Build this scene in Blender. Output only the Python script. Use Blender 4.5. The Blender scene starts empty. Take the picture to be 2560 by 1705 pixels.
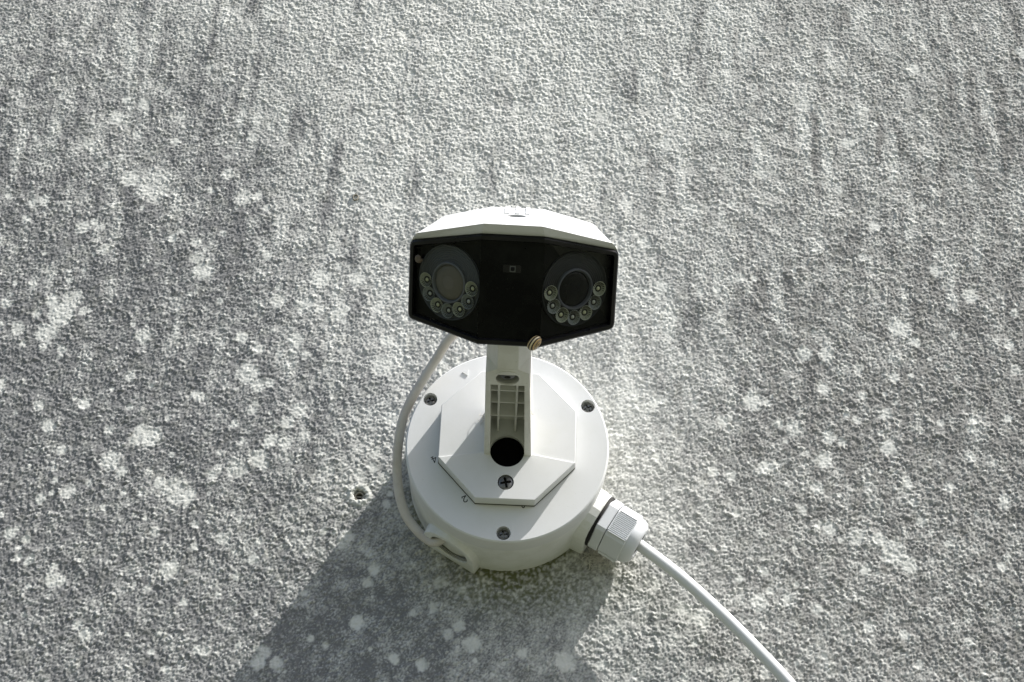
import bpy, bmesh, math, random
import numpy as np
from mathutils import Matrix, Vector
random.seed(7)
S = 0.001                      # everything below is measured in millimetres
PI = math.pi
scene = bpy.context.scene

# ------------------------------------------------------------------ camera
CAM_F, PIT, YAW, ROL = 3700.41, 0.453683, 0.001267, -0.043678   # focal length in pixels of a 2560 px wide picture
def rot(ax, a): return Matrix.Rotation(a, 3, ax)
Rc = rot('Z', YAW) @ rot('X', PIT) @ rot('Y', ROL)
cd = bpy.data.cameras.new('camera'); cam = bpy.data.objects.new('camera', cd)
scene.collection.objects.link(cam)
rx, fy, uz = Rc.col[0], Rc.col[1], Rc.col[2]
M = Matrix((rx, uz, -fy)).transposed().to_4x4()
M.translation = Vector((1.017, -805.69, -304.333)) * S
cam.matrix_world = M
cd.sensor_width = 36.0; cd.lens = CAM_F / 2560 * 36.0
cd.clip_start = 0.01; cd.clip_end = 500
scene.camera = cam

# ------------------------------------------------------------------ sky, sun, exposure
SUN_A, SUN_I = math.radians(32.3), math.radians(12.2)   # tilt within the wall plane, grazing angle off the wall
to_sun = Vector((math.sin(SUN_A)*math.cos(SUN_I), -math.sin(SUN_I), math.cos(SUN_A)*math.cos(SUN_I)))
w = bpy.data.worlds.new('World'); scene.world = w; w.use_nodes = True
nt = w.node_tree; bg = nt.nodes['Background']
sky = nt.nodes.new('ShaderNodeTexSky'); sky.sky_type = 'NISHITA'; sky.sun_disc = False
sky.sun_elevation = math.asin(to_sun.z); sky.sun_rotation = math.atan2(to_sun.x, to_sun.y)
sky.air_density = 0.85; sky.dust_density = 3.2; sky.ozone_density = 0.8
nt.links.new(sky.outputs[0], bg.inputs[0]); bg.inputs[1].default_value = 0.115
sl = bpy.data.lights.new('sun', 'SUN'); sl.energy = 5.0; sl.angle = math.radians(0.5); sl.color = (1.0, 0.972, 0.93)
so = bpy.data.objects.new('sun', sl); scene.collection.objects.link(so)
so.rotation_euler = to_sun.to_track_quat('Z', 'Y').to_euler(); so.location = to_sun * 3
scene.view_settings.view_transform = 'Standard'; scene.view_settings.look = 'None'
scene.view_settings.exposure = 0.62; scene.view_settings.gamma = 1.0

# ------------------------------------------------------------------ materials
def new_mat(name):
    m = bpy.data.materials.new(name); m.use_nodes = True
    t = m.node_tree; return m, t, t.nodes['Principled BSDF']
def N(t, typ, **kw):
    n = t.nodes.new(typ)
    for k, v in kw.items():
        if k in n.inputs: n.inputs[k].default_value = v
        else: setattr(n, k, v)
    return n
def plastic(name, col, rough=0.42, spec=0.4, grime=(0.42, 0.43, 0.33), amount=0.25, bump=0.02, scale=60):
    m, t, p = new_mat(name)
    tc = N(t, 'ShaderNodeTexCoord')
    n1 = N(t, 'ShaderNodeTexNoise', Scale=scale, Detail=6.0, Roughness=0.62)
    n2 = N(t, 'ShaderNodeTexNoise', Scale=scale*14, Detail=3.0, Roughness=0.6)
    t.links.new(tc.outputs['Object'], n1.inputs['Vector']); t.links.new(tc.outputs['Object'], n2.inputs['Vector'])
    r = N(t, 'ShaderNodeValToRGB'); r.color_ramp.elements[0].position = 0.46; r.color_ramp.elements[1].position = 0.80
    r.color_ramp.elements[0].color = (0, 0, 0, 1); r.color_ramp.elements[1].color = (amount,)*3 + (1,)
    t.links.new(n1.outputs[0], r.inputs[0])
    r2 = N(t, 'ShaderNodeValToRGB'); r2.color_ramp.elements[0].position = 0.66; r2.color_ramp.elements[1].position = 0.74
    r2.color_ramp.elements[0].color = (0, 0, 0, 1); r2.color_ramp.elements[1].color = (amount*1.6,)*3 + (1,)
    t.links.new(n2.outputs[0], r2.inputs[0])
    add = N(t, 'ShaderNodeMath', operation='MAXIMUM'); t.links.new(r.outputs[0], add.inputs[0]); t.links.new(r2.outputs[0], add.inputs[1])
    mx = N(t, 'ShaderNodeMix', data_type='RGBA')
    mx.inputs[6].default_value = (*col, 1); mx.inputs[7].default_value = (*grime, 1)
    t.links.new(add.outputs[0], mx.inputs[0]); t.links.new(mx.outputs[2], p.inputs['Base Color'])
    mr = N(t, 'ShaderNodeMapRange'); mr.inputs[3].default_value = rough-0.06; mr.inputs[4].default_value = rough+0.14
    t.links.new(n1.outputs[0], mr.inputs[0]); t.links.new(mr.outputs[0], p.inputs['Roughness'])
    p.inputs['Specular IOR Level'].default_value = spec
    if bump:
        b = N(t, 'ShaderNodeBump', Strength=bump, Distance=0.0006); t.links.new(n2.outputs[0], b.inputs['Height'])
        t.links.new(b.outputs[0], p.inputs['Normal'])
    return m
WHITE = plastic('white_plastic', (0.685, 0.695, 0.69), amount=0.16)
THREADM = plastic('shaded_thread', (0.26, 0.26, 0.235), rough=0.6, amount=0.6, grime=(0.10, 0.10, 0.07), scale=300)  # plastic darkened so the port looks shaded inside
BOXW = plastic('box_plastic', (0.75, 0.76, 0.735), rough=0.45, amount=0.42, grime=(0.38, 0.39, 0.28))
ARMW = plastic('arm_plastic', (0.74, 0.74, 0.71), rough=0.5, amount=0.40, grime=(0.33, 0.32, 0.24))
GLANDW = plastic('gland_nylon', (0.66, 0.68, 0.70), rough=0.36, amount=0.06)
CABLEW = plastic('cable_sheath', (0.70, 0.715, 0.715), rough=0.4, amount=0.12)
CABLE2 = plastic('old_cable_sheath', (0.62, 0.59, 0.555), rough=0.55, amount=0.5, grime=(0.36, 0.29, 0.24), scale=90)
BLACK = plastic('black_plastic', (0.005, 0.005, 0.0055), rough=0.26, spec=0.28, grime=(0.05, 0.045, 0.04), amount=0.35, bump=0.01)
GLOSS = plastic('black_gloss', (0.002, 0.002, 0.0025), rough=0.10, spec=0.12, grime=(0.02, 0.022, 0.018), amount=0.5, bump=0.0)
VOID = plastic('hole_black', (0.003, 0.003, 0.003), rough=0.9, spec=0.05, grime=(0.006, 0.006, 0.006), amount=0.3)
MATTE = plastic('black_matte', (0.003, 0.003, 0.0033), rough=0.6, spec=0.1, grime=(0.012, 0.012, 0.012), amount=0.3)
RING = plastic('ring_plastic', (0.060, 0.064, 0.075), rough=0.5, spec=0.4, grime=(0.07, 0.07, 0.08), amount=0.3)
RUBBER = plastic('rubber', (0.012, 0.012, 0.012), rough=0.65, spec=0.3, grime=(0.06, 0.055, 0.04), amount=0.4)
GRIMEM = plastic('grimy_gasket', (0.035, 0.036, 0.022), rough=0.8, spec=0.1, grime=(0.12, 0.12, 0.07), amount=0.8, scale=200)
INK_SHADE = plastic('ink_and_recess_shade', (0.012, 0.013, 0.015), rough=0.6, amount=0.1)
COB = plastic('cobweb_silk', (0.62, 0.60, 0.54), rough=0.8, amount=0.3)
STUB = plastic('grey_stub', (0.34, 0.32, 0.27), rough=0.8, grime=(0.12, 0.10, 0.06), amount=0.8, scale=400)
def metal(name, col, rough):
    m = plastic(name, col, rough=rough, grime=(0.10, 0.09, 0.07), amount=0.6, scale=300)
    m.node_tree.nodes['Principled BSDF'].inputs['Metallic'].default_value = 0.85
    return m
STEEL = metal('screw_steel', (0.20, 0.20, 0.195), 0.36)
def flat(name, col, rough=0.4, metallic=0.0, coat=0.0):
    m = plastic(name, col, rough=rough, grime=tuple(c*0.6 for c in col), amount=0.5, scale=500, bump=0)
    m.node_tree.nodes['Principled BSDF'].inputs['Metallic'].default_value = metallic
    m.node_tree.nodes['Principled BSDF'].inputs['Coat Weight'].default_value = coat
    return m
CUP = flat('led_cup', (0.50, 0.51, 0.42), 0.3, 0.25)
BARREL = plastic('barrel_plastic', (0.11, 0.115, 0.125), rough=0.4, spec=0.4, grime=(0.07, 0.07, 0.08), amount=0.3)
CUPD = flat('led_cup_grey', (0.34, 0.36, 0.36), 0.3, 0.25)
RINGD = plastic('ring_plastic_dark', (0.014, 0.015, 0.019), rough=0.5, spec=0.3, grime=(0.05, 0.05, 0.055), amount=0.3)
FLUTE = flat('led_flute', (0.10, 0.10, 0.085), 0.35, 0.25)
PHOS = flat('led_phosphor', (0.55, 0.54, 0.36), 0.35, 0, 0.6)
INFRA = flat('led_clear', (0.46, 0.46, 0.43), 0.3, 0, 0.6)
LENSA = plastic('hazed_lens', (0.135, 0.118, 0.098), rough=0.5, grime=(0.10, 0.10, 0.085), amount=0.6, scale=250, bump=0)
LENSB = plastic('clear_lens', (0.003, 0.003, 0.005), rough=0.08, spec=0.15, amount=0.02, bump=0)
SENSOR = flat('sensor_face', (0.085, 0.09, 0.083), 0.4, 0.2)
# window pane over the lamps: fresnel reflection over a clear, slightly smoked sheet
GLASS = bpy.data.materials.new('smoked_window'); GLASS.use_nodes = True
t = GLASS.node_tree; t.nodes.clear()
o_ = N(t, 'ShaderNodeOutputMaterial'); mix = N(t, 'ShaderNodeMixShader'); fr = N(t, 'ShaderNodeFresnel', IOR=1.46)
tr = N(t, 'ShaderNodeBsdfTransparent'); tr.inputs[0].default_value = (0.94, 0.95, 0.93, 1)
gl = N(t, 'ShaderNodeBsdfGlossy', Roughness=0.06)
geo = N(t, 'ShaderNodeNewGeometry'); eta = N(t, 'ShaderNodeMix', data_type='FLOAT'); eta.inputs[2].default_value = 1.16; eta.inputs[3].default_value = 1/1.16
t.links.new(geo.outputs['Backfacing'], eta.inputs[0]); t.links.new(eta.outputs[0], fr.inputs['IOR'])
t.links.new(fr.outputs[0], mix.inputs[0]); t.links.new(tr.outputs[0], mix.inputs[1]); t.links.new(gl.outputs[0], mix.inputs[2])
t.links.new(mix.outputs[0], o_.inputs[0])

# ------------------------------------------------------------------ object helpers
COL = scene.collection
def link(o, parent=None):
    COL.objects.link(o)
    if parent is not None: o.parent = parent
    return o
def root_loc(p):
    v = Vector((0, 0, 0))
    while p is not None: v = v + p.location; p = p.parent
    return v
def tag(o, label, cat, group=None):
    o['label'] = label; o['category'] = cat
    if group: o['group'] = group
    return o
def empty(name, loc, label, cat, group=None):
    o = bpy.data.objects.new(name, None); o.empty_display_size = 0.02
    link(o); o.location = Vector(loc) * S; return tag(o, label, cat, group)
def mesh_of(name, V, F, mat, smooth=False, off=(0, 0, 0)):
    me = bpy.data.meshes.new(name)
    V = (np.asarray(V, float) * S - np.asarray(off, float)).tolist()
    me.from_pydata(V, [], [list(map(int, f)) for f in F]); me.validate(); me.update()
    bm = bmesh.new(); bm.from_mesh(me); bmesh.ops.recalc_face_normals(bm, faces=bm.faces); bm.to_mesh(me); bm.free()
    if mat: me.materials.append(mat)
    if smooth:
        me.polygons.foreach_set('use_smooth', [True]*len(me.polygons))
        if smooth is not True: me.set_sharp_from_angle(angle=math.radians(smooth))
    return me
def obj(name, V, F, mat, parent=None, smooth=False, bevel=None, seg=2):
    off = root_loc(parent)
    o = bpy.data.objects.new(name, mesh_of(name, V, F, mat, smooth, off)); link(o, parent)
    if bevel:
        b = o.modifiers.new('bevel', 'BEVEL'); b.width = bevel * S; b.segments = seg
        b.limit_method = 'ANGLE'; b.angle_limit = math.radians(25)
    return o
def bake(o):
    dg = bpy.context.evaluated_depsgraph_get(); dg.update()
    me = bpy.data.meshes.new_from_object(o.evaluated_get(dg)); old = o.data
    o.modifiers.clear(); o.data = me; me.name = old.name; bpy.data.meshes.remove(old); return o
def carve(o, cutters, op='DIFFERENCE'):
    tmp = []
    for V, F in cutters:
        c = bpy.data.objects.new('cutter', mesh_of('cutter', V, F, None)); link(c); tmp.append(c)
        m = o.modifiers.new('cut', 'BOOLEAN'); m.operation = op; m.solver = 'EXACT'; m.object = c
    bake(o)
    for c in tmp:
        me = c.data; bpy.data.objects.remove(c); bpy.data.meshes.remove(me)
    return o
def sharp(o, deg=30):
    me = o.data; me.polygons.foreach_set('use_smooth', [True]*len(me.polygons)); me.set_sharp_from_angle(angle=math.radians(deg)); return o
def instance(src, parent, M4):
    o = src.copy(); link(o, parent); o.matrix_parent_inverse = Matrix.Identity(4); o.matrix_basis = M4; return o
def hull(P):
    bm = bmesh.new()
    for p in P: bm.verts.new(p)
    r = bmesh.ops.convex_hull(bm, input=bm.verts)
    bmesh.ops.delete(bm, geom=[g for g in r['geom_interior'] if isinstance(g, bmesh.types.BMVert)], context='VERTS')
    bmesh.ops.dissolve_limit(bm, angle_limit=math.radians(1), verts=bm.verts, edges=bm.edges)
    bm.verts.index_update(); V = [tuple(v.co) for v in bm.verts]; F = [[v.index for v in f.verts] for f in bm.faces]; bm.free()
    return V, F
def box(x0, x1, y0, y1, z0, z1):
    V = [(x, y, z) for x in (x0, x1) for y in (y0, y1) for z in (z0, z1)]
    return V, [(0, 1, 3, 2), (4, 6, 7, 5), (0, 4, 5, 1), (2, 3, 7, 6), (0, 2, 6, 4), (1, 5, 7, 3)]
def merge(parts):
    V, F = [], []
    for v, f in parts:
        k = len(V); V += [tuple(p) for p in v]; F += [[i + k for i in q] for q in f]
    return V, F
class Frame:                     # axis frame: local (u, v, w) -> mm world
    def __init__(s, o, u, v, w): s.o = np.array(o, float); s.B = np.array([u, v, w], float)
    def __call__(s, P): return np.asarray(P, float) @ s.B + s.o
    def mat(s, root):            # 4x4 in metres relative to a root at root (metres)
        m = Matrix(s.B.T.tolist()).to_4x4(); m.translation = Vector(s.o * S) - root; return m
def nrm(v): v = np.array(v, float); return v / np.linalg.norm(v)
WALLF = lambda x, y, z: Frame((x, y, z), (1, 0, 0), (0, 0, 1), (0, -1, 0))    # w points out of the wall
def lathe(prof, n=48, closed=False):
    V, F = [], []; k = len(prof)
    for i in range(n):
        a = 2*PI*i/n
        for r, h in prof: V.append((r*math.cos(a), r*math.sin(a), h))
    for i in range(n):
        j = (i+1) % n
        for q in range(k if closed else k-1):
            q2 = (q+1) % k
            F.append((i*k+q, j*k+q, j*k+q2, i*k+q2))
    if not closed:
        if prof[0][0] > 1e-6: F.append([i*k for i in range(n)][::-1])
        if prof[-1][0] > 1e-6: F.append([i*k+k-1 for i in range(n)])
    return V, F
def prism(poly, h0, h1):         # poly in (u,v), extruded along w
    n = len(poly); V = [(x, y, h0) for x, y in poly] + [(x, y, h1) for x, y in poly]
    return V, [list(range(n))[::-1], list(range(n, 2*n))] + [(i, (i+1) % n, n+(i+1) % n, n+i) for i in range(n)]
def loft(loops, cap0=True, cap1=True):
    V, F = [], []; n = len(loops[0])
    for L in loops: V += [tuple(p) for p in L]
    for q in range(len(loops)-1):
        for i in range(n):
            j = (i+1) % n; F.append((q*n+i, q*n+j, (q+1)*n+j, (q+1)*n+i))
    if cap0: F.append(list(range(n))[::-1])
    if cap1: F.append([(len(loops)-1)*n+i for i in range(n)])
    return V, F
def smooth_path(P, k=10):
    P = np.array(P, float); Q = np.vstack([2*P[0]-P[1], P, 2*P[-1]-P[-2]]); out = []
    for i in range(1, len(Q)-2):
        for s in range(k):
            u = s/k; a, b, c, d = Q[i-1], Q[i], Q[i+1], Q[i+2]
            out.append(0.5*((2*b)+(-a+c)*u+(2*a-5*b+4*c-d)*u*u+(-a+3*b-3*c+d)*u**3))
    out.append(Q[-2]); return np.array(out)
def tube(P, r, n=14, cap=True):
    P = np.asarray(P, float); m = len(P); R = np.full(m, r) if np.isscalar(r) else np.asarray(r)
    T = np.gradient(P, axis=0); T /= np.linalg.norm(T, axis=1)[:, None]
    u = np.cross(T[0], [0.3, 0.2, 1.0]); u /= np.linalg.norm(u); loops = []
    for i in range(m):
        u = u - T[i]*np.dot(u, T[i]); u /= np.linalg.norm(u); v = np.cross(T[i], u)
        a = np.arange(n)*2*PI/n
        loops.append(P[i] + R[i]*(np.cos(a)[:, None]*u + np.sin(a)[:, None]*v))
    return loft(loops, cap, cap)

# ------------------------------------------------------------------ ground out of the frame below (it lights the undersides)
GM, t, p = new_mat('grass_ground')
tc = N(t, 'ShaderNodeTexCoord'); n1 = N(t, 'ShaderNodeTexNoise', Scale=0.8, Detail=8.0)
t.links.new(tc.outputs['Object'], n1.inputs['Vector']); r = N(t, 'ShaderNodeValToRGB')
r.color_ramp.elements[0].color = (0.040, 0.045, 0.026, 1); r.color_ramp.elements[1].color = (0.105, 0.115, 0.070, 1)
t.links.new(n1.outputs[0], r.inputs[0]); t.links.new(r.outputs[0], p.inputs['Base Color']); p.inputs['Roughness'].default_value = 0.9
g = obj('ground', [(-60000, -60000, -2600), (60000, -60000, -2600), (60000, 60000, -2600), (-60000, 60000, -2600)], [(0, 1, 2, 3)], GM)
g['kind'] = 'structure'

# ------------------------------------------------------------------ the plastered wall: real relief, one fine sheet
def build_wall():
    rs = np.random.RandomState(11)
    st = 0.56
    xf = np.arange(-375, 363, st); zf = np.arange(-142, 382, st)
    nx, nz = len(xf), len(zf)
    def field(lo, hi, stretch=(1, 1), seed=0):      # band-limited noise, wavelengths lo..hi mm, unit variance
        r = np.random.RandomState(seed); w_ = r.randn(nz, nx); Fq = np.fft.rfft2(w_)
        fx = np.fft.rfftfreq(nx, st)[None, :]*stretch[0]; fz = np.fft.fftfreq(nz, st)[:, None]*stretch[1]
        f = np.hypot(fx, fz) + 1e-9
        H = np.exp(-(f*lo)**2*0.7) * (1-np.exp(-(f*hi)**2*0.7))
        h = np.fft.irfft2(Fq*H, s=(nz, nx)); return h/h.std()
    # photograph-picked dirt levels (px of the picture -> wall), interpolated
    fI, RcI, C = CAM_F, np.array(Rc), np.array([1.017, -805.69, -304.333])
    def on_wall(u, v):
        d = RcI @ np.array([(u-1280)/fI, 1, -(v-852.5)/fI]); q = C + d*(-C[1]/d[1]); return q[0], q[2]
    K = 1.0875
    ctl = [(0,0,.5),(250,0,.4),(500,0,.25),(800,0,.1),(1200,0,.04),(1600,0,.18),(2000,0,.38),(2354,0,.5),
     (0,250,.62),(250,220,.45),(450,230,.66),(650,250,.32),(900,250,.08),(1200,250,.04),(1500,250,.16),(1800,250,.40),(2100,250,.50),(2354,250,.62),
     (0,500,.78),(250,500,.72),(500,480,.78),(700,450,.45),(900,430,.16),(1050,450,.12),(1300,450,.16),(1500,480,.3),(1700,450,.42),(1900,450,.48),(2150,500,.58),(2354,500,.64),
     (0,750,.88),(250,700,.86),(500,700,.8),(750,700,.5),(880,700,.3),(1470,700,.2),(1600,720,.5),(1800,750,.7),(2000,700,.62),(2200,750,.76),(2354,750,.78),
     (0,1000,.95),(250,1000,.86),(450,1000,.86),(700,1000,.7),(850,1000,.38),(1200,950,.3),(1470,950,.2),(1550,950,.48),(1750,1000,.76),(2000,1000,.76),(2354,1000,.8),
     (0,1250,.9),(250,1250,.76),(450,1250,.76),(700,1250,.62),(900,1200,.55),(1500,1250,.3),(1600,1250,.5),(1800,1250,.66),(2100,1250,.7),(2354,1250,.76),
     (0,1568,.82),(400,1568,.72),(650,1500,.85),(900,1450,.78),(1100,1400,.6),(1150,1560,.55),(1300,1350,.45),(1400,1500,.42),(1700,1500,.56),(2000,1500,.66),(2354,1568,.76)]
    P = np.array([(*on_wall(u*K, v*K), d) for u, v, d in ctl])
    cx = np.linspace(xf[0], xf[-1], 110); cz = np.linspace(zf[0], zf[-1], 84)
    gx, gz = np.meshgrid(cx, cz)
    d2 = (gx[..., None]-P[:, 0])**2 + (gz[..., None]-P[:, 1])**2 + 300.0
    wt = d2**-1.8; base = (wt*P[:, 2]).sum(-1)/wt.sum(-1)
    ix = np.interp(xf, cx, np.arange(110)); iz = np.interp(zf, cz, np.arange(84))
    x0 = np.minimum(ix.astype(int), 108); z0 = np.minimum(iz.astype(int), 82); ax = (ix-x0)[None, :]; az = (iz-z0)[:, None]
    B = base[z0][:, x0]*(1-az)*(1-ax)+base[z0][:, x0+1]*(1-az)*ax+base[z0+1][:, x0]*az*(1-ax)+base[z0+1][:, x0+1]*az*ax
    X, Z = np.meshgrid(xf, zf)
    # relief: sand nodules, more flaky trowelled plates where the paint is clean
    nod = np.zeros((nz, nx))
    ns = int(nx*nz*st*st/1.9)
    px = rs.randint(5, nx-5, ns); pz = rs.randint(5, nz-5, ns); pr = 0.62+0.75*rs.rand(ns)**2.6; ph = pr*rs.uniform(0.16, 0.62, ns)
    fxo = rs.uniform(-.5, .5, ns); fzo = rs.uniform(-.5, .5, ns); el = rs.uniform(0.75, 1.35, ns)
    for i in range(-4, 5):
        for j in range(-4, 5):
            dd = (((i-fxo)*st)**2*el + ((j-fzo)*st)**2/el)/pr**2
            v = ph*np.maximum(0, 1-dd)
            np.maximum.at(nod, (pz+j, px+i), v)
    peb = np.zeros((nz, nx)); ns = int(nx*nz*st*st/15)
    px = rs.randint(7, nx-7, ns); pz = rs.randint(7, nz-7, ns); pr = rs.uniform(1.3, 2.3, ns); ph = pr*rs.uniform(0.16, 0.42, ns)
    e1 = rs.uniform(0.6, 1.6, ns); e2 = rs.uniform(-0.5, 0.5, ns)
    for i in range(-6, 7):
        for j in range(-6, 7):
            a_1, b_1 = i*st, j*st; dd = (a_1*a_1*e1 + b_1*b_1/e1 + 2*e2*a_1*b_1)/pr**2
            np.maximum.at(peb, (pz+j, px+i), ph*np.maximum(0, 1-dd)**0.8)
    flk = 0.75*field(3.6, 15, (1.0, 1.2), 3) + 0.45*field(1.8, 5, (1, 1), 4); plates = 1/(1+np.exp(-flk*5.0))
    fine = field(1.5, 4.5, (1, 1), 5); mid = field(4, 22, (1, 1), 6); big = field(25, 120, (1, 1), 8)
    q = np.clip((0.55-B)/0.45, 0, 1)                 # 1 = clean flaky zone
    right = np.clip((X-20)/160, 0, 1)
    fin2 = field(1.0, 2.4, (1, 1), 9); ck = field(5, 26, (1, 1), 10); ck2 = field(3, 9, (1.0, 1.3), 12)
    cracks = np.exp(-(ck/0.07)**2)*np.clip(field(10, 40, (1, 1), 13)+0.4, 0, 1)
    pz_ = np.clip(0.35 + 0.65*np.clip(1-(Z+20)/200, 0, 1) + 0.25*field(30, 120, (1, 1), 17), 0, 1.1)
    h = (0.88+0.04*right)*(1-0.25*q)*np.clip(1+0.30*field(9, 50, (1, 1), 18), 0.4, 1.6)*nod + 0.42*pz_*(1-0.5*q)*peb + q*(0.30*plates+0.10/(1+np.exp(-4*ck2))-0.35*cracks) + 0.105*fine + 0.08*fin2 + 0.05*mid + 0.12*big
    # spots of clean paint in the dark film
    sp = [(355,425,50),(300,410,26),(270,270,20),(330,240,18),(205,330,18),(315,310,14),(525,400,18),(470,622,26),(452,592,18),(560,455,24),(75,465,13),(60,502,12),(190,522,20),(240,572,16),(140,720,34),(105,765,26),(165,690,28),(40,755,18),(120,690,16),(300,865,14),(330,772,20),(90,932,14),(112,980,18),(345,1003,26),(310,1012,16),(255,1058,24),(280,1085,14),(250,990,14),(595,1052,20),(545,1076,24),(500,1080,14),(402,1128,34),(430,1140,20),(157,1130,18),(570,858,28),(592,885,18),(690,942,18),(880,842,28),(905,962,20),(660,970,18),(700,1000,16),(120,1332,18),(355,1222,13),(390,1308,22),(592,1522,18),(635,1526,16),(607,1498,16),(625,1010,14),(680,782,20),(555,775,16),(700,700,22),(740,640,24),(640,690,20),(780,720,20),(820,640,22),
          (1530,330,20),(1450,310,16),(2065,752,26),(2105,785,13),(1850,812,20),(1900,815,20),(1730,922,24),(1660,966,14),(1825,985,22),(1640,1085,14),(1895,1057,20),(1905,1005,16),(1680,1092,14),(1760,1075,18),(1880,1120,16),(1970,1233,20),(2055,1272,34),(2020,1240,16),(2090,1300,20),(1990,1312,14),(1845,1172,14),(2040,1028,20),(2036,950,16),(2335,850,16),(2230,1050,13),(2085,1108,14),(2310,1150,14),(1905,1215,18),(2120,1200,14),(1880,1400,13),(1745,1385,22),(2000,1440,14),(2080,1460,12),(1085,1480,20),(1055,1440,14),(1030,1458,14),(905,1515,13),(970,1528,14),(1610,1422,22),(1755,1312,12),(1440,470,18),(1590,480,20),(1480,560,18),(1520,660,18),(2350,120,20),(2010,520,14),(1300,1520,24),(1570,1400,18),(1110,1330,14),(1010,1340,14),(860,1310,13),(2230,680,20),(2150,620,16),(1700,640,14),(1950,330,18),(1850,240,22),(2100,160,18),(1750,400,16)]
    rr = np.random.RandomState(5)
    for _ in range(420):
        u = rr.uniform(-40, 2400); v = rr.uniform(150, 1620); sp.append((u, v, 4+10*rr.rand()**2))
    for _ in range(95):
        u = rr.uniform(-20, 900); v = rr.uniform(420, 1500); sp.append((u, v, 7+10*rr.rand()**2))
    spot = np.zeros((nz, nx)); wob = field(4, 30, (1, 1), 21)*0.12 + field(1.6, 5, (1, 1), 22)*0.08
    for u, v, r in sp:
        wx, wz = on_wall(u*K, v*K); R = max(r*K/4.4*1.0, 1.2); i0 = int((wx-xf[0])/st); j0 = int((wz-zf[0])/st); k = int(R*2/st)+2
        a, b, c_, e = max(0, i0-k), min(nx, i0+k), max(0, j0-k), min(nz, j0+k)
        if a >= b or c_ >= e: continue
        dd = np.hypot((X[c_:e, a:b]-wx), (Z[c_:e, a:b]-wz)*0.95)/R + wob[c_:e, a:b]*0.9
        s_ = np.clip((1.12-dd)/0.48, 0, 1)*rr.uniform(0.60, 1.0)
        spot[c_:e, a:b] = np.maximum(spot[c_:e, a:b], s_)
    spot = np.clip(spot*(1+0.13*field(1.2, 3.6, (1, 1), 71)), 0, 1)
    spk = field(1.3, 3.6, (1, 1), 31); spk2 = field(3, 11, (1, 1), 32); spk3 = field(8, 40, (1, 1), 33); spk4 = field(22, 100, (1, 1), 34)
    nodn = nod/0.45
    streak = (0.75*field(14, 60, (1, 7), 61) + 0.45*field(5, 26, (1, 6), 63))*(0.6+0.4*np.clip(field(40, 200, (1, 1), 62), -1, 1))
    dirt = (B+0.02)*1.08 + 0.20*streak*np.clip(0.6+(Z-0)/220, 0.35, 1.3) + (0.04+0.11*np.clip(B*1.3, 0, 1))*(0.7*spk3+0.6*spk4) + (0.10*spk2 + 0.20*spk)*(0.45+0.55*np.clip(B*1.3, 0, 1)) - 0.34*np.clip(nodn-0.45, 0, 1)*(0.3+0.7*B) + 0.30*np.clip(0.32-nodn, 0, 1)*(0.4+0.6*B)
    dirt = np.clip(dirt, 0, 1)*(1-0.6*spot); h = h*(1-0.5*spot)
    # chips: lost flakes in the clean upper paint, small pits
    chipm = np.zeros((nz, nx))
    for u, v, r in [(815,130,5),(1150,60,6),(1000,330,7),(1010,300,5),(950,360,5),(985,365,9),(1060,215,5),(870,250,5),(905,355,6),(1085,180,4),(700,215,4),(930,440,5),(1330,370,4),(1090,300,4)]:
        wx, wz = on_wall(u*K, v*K); R = r*K/4.4
        dd = np.hypot(X-wx, (Z-wz)*1.5)/R + wob; chipm = np.maximum(chipm, np.clip((1.1-dd)/0.3, 0, 1))
    h -= 0.45*chipm; dirt = np.maximum(dirt, 0.35*chipm)
    # drilled hole left of the box, crumbled rim
    wx, wz = on_wall(898, 1237); dd = np.hypot(X-wx, Z-wz) + 0.35*field(1.5, 6, (1, 1), 41)
    h -= 7.0*np.clip((3.3-dd)/0.8, 0, 1); h += 0.75*np.exp(-((dd-5.2)/1.5)**2); dirt = dirt*(1-0.9*np.exp(-((dd-5.0)/2.4)**4))
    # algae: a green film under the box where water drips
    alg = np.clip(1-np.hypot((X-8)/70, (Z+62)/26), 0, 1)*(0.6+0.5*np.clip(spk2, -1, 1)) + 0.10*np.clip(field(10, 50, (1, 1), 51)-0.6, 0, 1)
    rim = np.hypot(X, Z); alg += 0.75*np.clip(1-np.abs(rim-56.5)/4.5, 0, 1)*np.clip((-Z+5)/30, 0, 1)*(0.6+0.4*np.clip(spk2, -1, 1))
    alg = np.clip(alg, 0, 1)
    h = 1.02*(h-h.mean())
    edge = np.clip(np.minimum(np.minimum(X-xf[0], xf[-1]-X), np.minimum(Z-zf[0], zf[-1]-Z))/14, 0, 1); h = h*edge
    MG = np.pad(1-edge, 6, 'constant', constant_values=1.0)
    # join a coarse margin round the fine sheet
    mx0 = np.array([-1001., -1000., -800., -600., -440., -390.]); mx1 = np.array([378., 440., 600., 800., 1000., 1001.])
    mz0 = np.array([-2600., -1500., -700., -350., -220., -156.]); mz1 = np.array([396., 440., 600., 1000., 2000., 3000.])
    def pad(a, mode='edge'): return np.pad(a, ((6, 6), (6, 6)), mode)
    xs = np.concatenate([mx0, xf, mx1]); zs = np.concatenate([mz0, zf, mz1])
    H = np.pad(h, 6, 'constant'); H[:, 0] = -350; H[:, -1] = -350      # made-up wall ends, set to keep sunlit wall out of the pane reflections
    D = np.pad(dirt*edge + np.clip(B, 0.3, 0.75)*(1-edge), 6, 'mean', stat_length=((260, 260), (260, 260))); A = np.pad(alg, 6, 'constant'); SPT = np.pad(spot*edge, 6, 'constant'); RT = pad(right)
    XX, ZZ = np.meshgrid(xs, zs); n1_, n2_ = len(xs), len(zs)
    co = np.stack([XX, -H, ZZ], -1).reshape(-1, 3)*S
    idx = np.arange(n1_*n2_, dtype=np.int32).reshape(n2_, n1_)
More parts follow.
